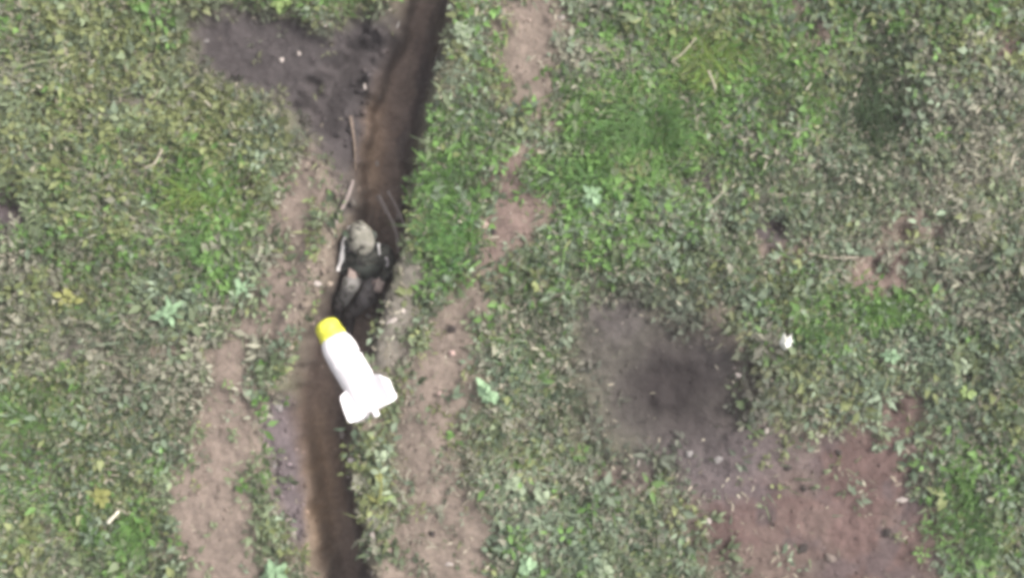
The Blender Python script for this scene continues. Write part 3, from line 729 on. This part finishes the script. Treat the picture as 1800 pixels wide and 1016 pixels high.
# ------------------------------------------------------------------ the person in the trench
def capsule(bm, a, b, ra, rb, seg=12):
    a, b = Vector(a), Vector(b); d = b - a; n = max(2, int(d.length / (min(ra, rb) * .45)) + 1)
    for i in range(n + 1):
        t = i / n
        bmesh.ops.create_icosphere(bm, subdivisions=2, radius=ra + (rb - ra) * t, matrix=Matrix.Translation(a + d * t))
def ell(bm, c, r, rot=None):
    m = Matrix.Translation(c)
    if rot: m = m @ rot.to_matrix().to_4x4()
    m = m @ Matrix.Diagonal((r[0], r[1], r[2], 1))
    bmesh.ops.create_icosphere(bm, subdivisions=3, radius=1, matrix=m)
def fused(name, bm, mat, parent, voxel=0.008, smooth=4, wrinkle=0.0, wscale=18.0):
    o = bm_obj(name, bm, None)
    md = o.modifiers.new('r', 'REMESH'); md.mode = 'VOXEL'; md.voxel_size = voxel
    ms = o.modifiers.new('s', 'SMOOTH'); ms.iterations = smooth; ms.factor = .5
    dg = bpy.context.evaluated_depsgraph_get()
    me = bpy.data.meshes.new_from_object(o.evaluated_get(dg))
    bpy.data.objects.remove(o)
    if wrinkle:
        n = len(me.vertices); co = np.empty(n * 3); me.vertices.foreach_get('co', co); co = co.reshape(-1, 3)
        no = np.empty(n * 3); me.vertices.foreach_get('normal', no); no = no.reshape(-1, 3)
        q = fbm(N2, co[:, 0] * wscale + co[:, 2] * wscale * .6, co[:, 1] * wscale + co[:, 2] * wscale * .9, 3)
        q = np.abs(q - .5) * 2
        co += no * ((.25 - q) * wrinkle)[:, None]
        me.vertices.foreach_set('co', co.ravel())
    me.name = name
    me.materials.clear(); me.materials.append(mat)
    me.polygons.foreach_set('use_smooth', [True] * len(me.polygons)); me.update()
    o = bpy.data.objects.new(name, me); COL.objects.link(o); o.parent = parent
    return o

FLOOR = height(*W(640, 480, -.8).xy)
J = dict(pelvis=W(645, 472, FLOOR + .13), waist=W(644, 460, -.52), chest=W(642, 446, -.36), neck=W(638, 433, -.22), head=W(634, 424, -.11),
         rsh=W(607, 440, -.31), rel=W(590, 474, -.47), rwr=W(620, 466, -.36),
         lsh=W(676, 444, -.31), lel=W(690, 474, -.46), lwr=W(672, 489, -.36),
         rhip=W(628, 470, FLOOR + .13), rkn=W(616, 500, -.38), ran=W(598, 536, FLOOR + .10),
         lhip=W(660, 474, FLOOR + .13), lkn=W(648, 519, -.44), lan=W(616, 552, FLOOR + .10))
P_ORG = Vector((J['pelvis'].x, J['pelvis'].y, FLOOR))
for k in J: J[k] = J[k] - P_ORG
person = thing('person', 'person in grey trousers and olive helmet sitting knees up in the trench', 'person', P_ORG)
def camo(name, cols, scale, bump=.5):
    m, t, b = new_mat(name); b.inputs['Roughness'].default_value = .95; b.inputs['Specular IOR Level'].default_value = .1
    tc = t.nodes.new('ShaderNodeTexCoord'); n = t.nodes.new('ShaderNodeTexNoise'); n.inputs['Scale'].default_value = scale; n.inputs['Detail'].default_value = 2.5; n.inputs['Distortion'].default_value = .6
    r = t.nodes.new('ShaderNodeValToRGB'); r.color_ramp.interpolation = 'CONSTANT'
    while len(r.color_ramp.elements) < len(cols): r.color_ramp.elements.new(.5)
    for i, c in enumerate(cols): e = r.color_ramp.elements[i]; e.position = 0 if i == 0 else .36 + .28 * (i - 1) / max(1, len(cols) - 2); e.color = (*c, 1)
    t.links.new(tc.outputs['Object'], n.inputs['Vector']); t.links.new(n.outputs['Fac'], r.inputs['Fac']); t.links.new(r.outputs[0], b.inputs['Base Color'])
    n2 = t.nodes.new('ShaderNodeTexNoise'); n2.inputs['Scale'].default_value = 45; n2.inputs['Detail'].default_value = 4
    bp = t.nodes.new('ShaderNodeBump'); bp.inputs['Strength'].default_value = bump; bp.inputs['Distance'].default_value = .012
    t.links.new(tc.outputs['Object'], n2.inputs['Vector']); t.links.new(n2.outputs['Fac'], bp.inputs['Height']); t.links.new(bp.outputs[0], b.inputs['Normal'])
    return m
M_SKIN = noise_mat('skin', (.27, .21, .185), .25, 30, .7, .1)
M_JACKET = camo('dark_jacket', [(.020, .019, .019), (.060, .060, .050), (.028, .029, .026), (.125, .115, .11)], 9)
M_TROUSER = camo('grey_trousers', [(.045, .042, .036), (.125, .119, .110), (.165, .156, .148), (.085, .080, .072)], 8)
M_TROUSER2 = camo('shaded_trousers', [(.030, .026, .026), (.075, .067, .066), (.11, .10, .10), (.045, .040, .039)], 8)  # same trousers in darker tones, shade painted into the colour
M_VEST = noise_mat('dark_vest', (.040, .045, .038), .25, 40, .95, .4)
M_HELMET = camo('helmet_cover', [(.028, .026, .022), (.115, .109, .09), (.14, .132, .112), (.060, .057, .048)], 9)
M_BOOT = noise_mat('boot', (.030, .025, .024), .2, 40, .7, .3)
M_WHITE = noise_mat('white_cloth', (.82, .78, .74), .08, 40, .8, .3)
# body
bm = bmesh.new()
ell(bm, J['pelvis'], (.155, .12, .11)); capsule(bm, J['pelvis'], J['waist'], .125, .12); capsule(bm, J['waist'], J['chest'], .125, .14)
ell(bm, J['chest'], (.17, .12, .13)); capsule(bm, J['chest'], J['neck'], .09, .058); capsule(bm, J['neck'], J['head'], .056, .056)
hq = Quaternion((1, 0, 0), .45)
hd = J['head']; ell(bm, hd, (.075, .098, .112), hq)
fw = Vector((0, -.9, -.43)); up = Vector((0, -.43, .9))
ell(bm, hd + fw * .05 - up * .07, (.05, .05, .045))                       # jaw
capsule(bm, hd + fw * .092 + up * .0, hd + fw * .112 - up * .03, .010, .014)   # nose
for s_ in (-1, 1):
    ell(bm, hd + Vector((s_ * .077, .005, -.005)), (.012, .022, .033), hq)      # ears
    capsule(bm, hd + fw * .085 + up * .018 + Vector((s_ * .014, 0, 0)), hd + fw * .075 + up * .02 + Vector((s_ * .045, 0, 0)), .011, .010)   # brow
for s_ in (-1, 1): capsule(bm, hd + fw * .092 - up * .062, hd + fw * .085 - up * .062 + Vector((s_ * .022, 0, 0)), .009, .006)   # lips
def limb(a, b, c, r): capsule(bm, J[a], J[b], r[0], r[1]); capsule(bm, J[b], J[c], r[1], r[2])
limb('rsh', 'rel', 'rwr', (.055, .042, .028)); limb('lsh', 'lel', 'lwr', (.055, .042, .028))
capsule(bm, J['chest'], J['rsh'], .08, .058); capsule(bm, J['chest'], J['lsh'], .08, .058)
limb('rhip', 'rkn', 'ran', (.082, .060, .040)); limb('lhip', 'lkn', 'lan', (.082, .060, .040))
def hand(wr, toward, upv, thumb_side):
    wr = Vector(wr); d = Vector(toward).normalized(); u = Vector(upv); u = (u - d * u.dot(d)).normalized(); s = d.cross(u) * thumb_side
    for o_ in (-.028, -.010, .010, .028): capsule(bm, wr + d * .01 + s * o_ * .7, wr + d * .085 + s * o_, .015, .012)
    for o_, L in ((-.030, .062), (-.010, .078), (.010, .084), (.030, .074)):
        a = wr + d * .085 + s * o_; b = a + (d * .8 - u * .45).normalized() * L * .5; c = b + (d * .35 - u * .95).normalized() * L * .5
        capsule(bm, a, b, .0098, .0090); capsule(bm, b, c, .0090, .0078)
    a = wr + d * .03 + s * .026; b = a + (s * .8 + d * .6).normalized() * .045; c = b + (d * .9 - u * .4).normalized() * .03
    capsule(bm, a, b, .012, .0105); capsule(bm, b, c, .0105, .009)
hand(J['lwr'], Vector(J['lkn']) + Vector((.06, -.02, .09)) - Vector(J['lwr']), (0, 0, 1), 1)
hand(J['rwr'], Vector(J['rkn']) + Vector((.02, .0, .09)) - Vector(J['rwr']), (0, 0, 1), -1)
for a in ('ran', 'lan'): capsule(bm, J[a] + Vector((0, .02, -.05)), J[a] + Vector((-.03, -.17, -.065)), .042, .034)
fused('body', bm, M_SKIN, person, .0055, 2)
for s_ in (-1, 1):
    bm = bmesh.new(); ell(bm, hd + fw * .083 + up * .0 + Vector((s_ * .031, 0, 0)), (.0125, .0125, .0125)); bm_obj('eye', bm, noise_mat('eye', (.6, .58, .55), .05, 20, .3, 0), person)
# jacket
bm = bmesh.new()
capsule(bm, J['pelvis'] + Vector((0, 0, .04)), J['waist'], .150, .142); capsule(bm, J['waist'], J['chest'], .148, .160); ell(bm, J['chest'], (.20, .14, .145))
capsule(bm, J['chest'], J['rsh'], .10, .076); capsule(bm, J['chest'], J['lsh'], .10, .076); capsule(bm, J['chest'], J['neck'], .11, .078)
for a, b, c in (('rsh', 'rel', 'rwr'), ('lsh', 'lel', 'lwr')):
    capsule(bm, J[a], J[b], .076, .062); capsule(bm, J[b], J[b].lerp(J[c], .9), .062, .044)
fused('jacket', bm, M_JACKET, person, .009, 3, .022, 22)
# trousers: right leg coloured as lit, left leg darkened to paint in shade
for nm, sx, (a, b, c), mt in (('trouser_leg', -1, ('rhip', 'rkn', 'ran'), M_TROUSER), ('trouser_leg', 1, ('lhip', 'lkn', 'lan'), M_TROUSER2)):
    bm = bmesh.new()
    ell(bm, J['pelvis'] + Vector((sx * .075, 0, 0)), (.115, .15, .13))
    capsule(bm, J[a], J[b], .110, .084); capsule(bm, J[b], J[b].lerp(J[c], .35), .084, .076); capsule(bm, J[b].lerp(J[c], .35), J[b].lerp(J[c], .88), .076, .064)
    o = fused(nm, bm, mt, person, .009, 3, .030, 20)
    o['label'] = 'grey trouser leg' if sx < 0 else 'trouser leg coloured dark for shade'
# boots
for a in ('ran', 'lan'):
    bm = bmesh.new(); q = J[a]
    capsule(bm, q + Vector((0, .0, .09)), q + Vector((0, .01, -.02)), .058, .056); capsule(bm, q + Vector((0, .03, -.055)), q + Vector((-.03, -.19, -.06)), .052, .046)
    b = fused('boot', bm, M_BOOT, person, .009, 3)
    bm = bmesh.new(); m = Matrix.Translation(q + Vector((-.012, -.08, -.108))) @ Matrix.Rotation(-.15, 4, 'Z') @ Matrix.Diagonal((.052, .15, .014, 1))
    bmesh.ops.create_icosphere(bm, subdivisions=3, radius=1, matrix=m); s2 = bm_obj('sole', bm, M_BOOT, b)
# vest, pouches, straps
bm = bmesh.new(); vc = J['chest'].lerp(J['waist'], .45)
ell(bm, vc + Vector((0, -.06, .02)), (.165, .115, .155)); fused('vest', bm, M_VEST, person, .01, 3, .012, 25)
for k in (-1, 0, 1):
    bm = bmesh.new(); bmesh.ops.create_cube(bm, size=1, matrix=Matrix.Translation(vc + Vector((k * .088, -.165 + .03 * abs(k), .0))) @ Matrix.Rotation(-.35, 4, 'X') @ Matrix.Rotation(.35 * k, 4, 'Z') @ Matrix.Diagonal((.07, .05, .14, 1)))
    bmesh.ops.bevel(bm, geom=bm.edges[:], offset=.012, segments=2, affect='EDGES'); bm_obj('pouch', bm, M_VEST, person)
# helmet: dome with flared rim, ear cover, light patch
def helmet():
    V = []; Fc = []; seg = 40
    prof = [(.0, .150), (.05, .146), (.09, .128), (.118, .094), (.132, .05), (.136, .0), (.139, -.035), (.145, -.05), (.140, -.054), (.128, -.045), (.122, .0), (.08, .1), (0, .12)]
    for r_, h in prof:
        for k in range(seg):
            a = 2 * math.pi * k / seg
            fl = 1.0 - .03 * math.cos(2 * a)
            drop = -.025 * max(0, math.sin(a)) if h < .02 else 0
            V.append((r_ * .88 * math.cos(a), r_ * 1.08 * math.sin(a) * fl, h + drop))
    n = len(prof)
    for i in range(n - 1):
        for k in range(seg):
            a = i * seg + k; b = i * seg + (k + 1) % seg; Fc.append((a, a + seg, b + seg, b))
    o = mesh_obj('helmet', V, Fc, M_HELMET, person)
    o.location = hd + Vector((.0, .012, .03)); o.rotation_euler = (.38, .08, .32); o.scale = (1.02, .95, .92)
    for v in o.data.vertices:                         # cloth cover: creases and a sagging edge
        q = fbm(N2, np.array([v.co.x * 22 + 3]), np.array([v.co.y * 22 + v.co.z * 14]), 3)[0] - .5
        v.co *= 1 + .24 * q
    bm = bmesh.new(); ell(bm, Vector((.055, .118, .07)), (.030, .024, .022)); bm_obj('helmet_lamp', bm, noise_mat('lamp_grey', (.20, .19, .16), .1, 40), o)
    bm = bmesh.new()
    bm.free()
    for s_ in (-1, 1):
        bm = bmesh.new(); ell(bm, Vector((s_ * .122, -.01, -.045)), (.028, .045, .05)); bm_obj('ear_cover', bm, M_VEST, o)
    V, Fc = tube([(-.10, -.08, .0), (-.06, -.135, .01), (.0, -.152, .012), (.06, -.135, .01), (.10, -.08, 0)], [.008] * 5, 6); bm2 = mesh_obj('goggle_strap', V, Fc, M_VEST, o)
helmet()
def ribbon(name, pts, wd, mat, th=.008):
    P = [Vector(p) for p in pts]
    for _ in range(2):
        Q = [P[0]]
        for a, b in zip(P[:-1], P[1:]): Q += [a * .75 + b * .25, a * .25 + b * .75]
        P = Q + [P[-1]]
    V = []; Fc = []; n = len(P)
    for i, p in enumerate(P):
        d = (P[min(i + 1, n - 1)] - P[max(i - 1, 0)]).normalized(); s = d.cross(Vector((-.25, 0, 1))).normalized(); u = s.cross(d)
        w_ = wd * (.75 + .25 * math.sin(i * .9)) * .5
        V += [p + s * w_ - u * th, p + s * w_ * .6 + u * th, p - s * w_ * .6 + u * th, p - s * w_ - u * th]
    for i in range(n - 1):
        for k in range(4): a = 4 * i + k; b = 4 * i + (k + 1) % 4; Fc.append((a, b, b + 4, a + 4))
    Fc += [(3, 2, 1, 0), (4 * n - 4, 4 * n - 3, 4 * n - 2, 4 * n - 1)]
    return mesh_obj(name, V, Fc, mat, person)
def R(px, py, z): return W(px, py, z) - P_ORG
o = ribbon('white_strap', [R(616, 399, -.10), R(610, 413, -.09), R(604, 428, -.11), R(601, 444, -.16), R(599, 460, -.23), R(592, 474, -.30)], .056, M_WHITE, .012)
o['label'] = 'white cloth strap over the shoulder'
o = ribbon('strap_end', [R(665, 428, -.20), R(666, 440, -.22), R(668, 450, -.26)], .022, M_WHITE)
o = ribbon('sleeve_band', [R(678, 453, -.25), R(682, 460, -.28), R(680, 468, -.34)], .03, noise_mat('grey_band', (.46, .42, .42), .1, 40))

# ------------------------------------------------------------------ the white finned cylinder in the air over the trench
M_PLASTIC = noise_mat('white_plastic', (.53, .50, .505), .14, 9, .6, .25)
M_YELLOW = noise_mat('yellow_plastic', (.44, .43, .05), .45, 28, .5, .4)
def projectile():
    ZP = 6.4
    a0 = W(566, 563, ZP); a1 = W(659, 720, ZP)
    k = (CAM_H - ZP) / CAM_H * S                       # metres per photo pixel up there
    mid = (a0 + a1) / 2
    ax = (a1 - a0).normalized(); tilt = math.radians(10)
    axd = (ax * math.cos(tilt) + Vector((0, 0, 1)) * math.sin(tilt)).normalized()
    st = 1 / math.cos(tilt)
    t = thing('finned_cylinder', 'white cylinder with yellow nose and flared tail fins in the air over the trench', 'finned cylinder', mid)
    side = axd.cross(Vector((0, 0, 1))).normalized(); upv = side.cross(axd)
    def pt(a, s, u): return axd * (a * k * st) + side * (s * k) + upv * (u * k)
    def lathe(name, prof, mat, parent, seg=36, cap=True):
        V = []; Fc = []
        for a, r in prof:
            for i in range(seg):
                an = 2 * math.pi * i / seg; V.append(pt(a, math.cos(an) * r, math.sin(an) * r))
        n = len(prof)
        for j in range(n - 1):
            for i in range(seg): p = j * seg + i; q = j * seg + (i + 1) % seg; Fc.append((p, p + seg, q + seg, q))
        Fc += [tuple(range(seg)), tuple(range((n - 1) * seg, n * seg))[::-1]]
        return mesh_obj(name, V, Fc, mat, parent)
    A = lambda a: a - 870                               # axial pixel coordinate, 780 nose .. 980 tail
    cap = lathe('nose_cap', [(A(781), 4), (A(781.5), 13), (A(784), 18), (A(788), 21), (A(795), 22.5), (A(803), 23), (A(808), 23), (A(809), 24), (A(816), 24), (A(817), 21)], M_YELLOW, t)
    lathe('nose_button', [(A(779.5), 4), (A(780), 6), (A(782), 7)], noise_mat('yellow_button', (.5, .5, .08), .1, 40, .5), cap, 18)
    lathe('body', [(A(815), 22), (A(819), 25), (A(828), 28), (A(838), 29.5), (A(868), 29.5), (A(869), 29), (A(871), 29), (A(872), 29.5), (A(898), 29.5), (A(908), 28.5), (A(930), 27), (A(960), 25), (A(961), 10)], M_PLASTIC, t)
    bd = [o for o in t.children if o.name.startswith('body')][0]
    for v in bd.data.vertices:                         # dents and creases in the thin shell
        q = fbm(N3, np.array([v.co.x * 22 + 9]), np.array([v.co.y * 22 + v.co.z * 20]), 3)[0] - .5
        v.co += v.normal * .016 * q
    lathe('tail_tube', [(A(950), 6), (A(971), 6), (A(973), 4)], M_PLASTIC, t, 16)
    # four fins, each a swept plate
    for i, an in enumerate((.56, math.pi - .60, math.pi + .62, -.58)):
        c, s = math.cos(an), math.sin(an); th = 1.8; gr = 1 / abs(c)
        out = ([(A(908), 26), (A(911), 31), (A(914), 39), (A(938), 44), (A(963), 47), (A(964), 30), (A(963), 20), (A(956), 9), (A(930), 12)],
               [(A(902), 27), (A(912), 37), (A(918), 45), (A(925), 47), (A(944), 44), (A(960), 45), (A(962), 14), (A(956), 9), (A(930), 12)],
               [(A(902), 27), (A(912), 37), (A(918), 44), (A(925), 48), (A(940), 45), (A(960), 45), (A(961), 16), (A(956), 9), (A(930), 12)],
               [(A(908), 26), (A(912), 31), (A(916), 38), (A(938), 43), (A(960), 46), (A(963), 30), (A(965), 20), (A(956), 9), (A(930), 12)])[i]
        for _ in range(2):
            q_ = []
            for (a_, r_), (b_, t_) in zip(out, out[1:] + out[:1]): q_ += [(a_ * .8 + b_ * .2, r_ * .8 + t_ * .2), (a_ * .2 + b_ * .8, r_ * .2 + t_ * .8)]
            out = q_
        V = []
        for sg in (-1, 1):
            for a, r in out: r2 = r * (1 + (gr - 1) * min(1, max(0, (r - 20) / 20))); V.append(pt(a, c * r2 * .96 - s * th * sg, s * r2 * .96 + c * th * sg))
        n = len(out); Fc = [tuple(range(n))[::-1], tuple(range(n, 2 * n))] + [(j, (j + 1) % n, n + (j + 1) % n, n + j) for j in range(n)]
        mesh_obj('fin', V, Fc, M_PLASTIC, t, False)
    V, Fc = tube([pt(A(860), -29, 6), pt(A(860), -32, 7)], [2.6 * k, 2.6 * k], 10); mesh_obj('pin', V, Fc, M_BOOT, t)
projectile()
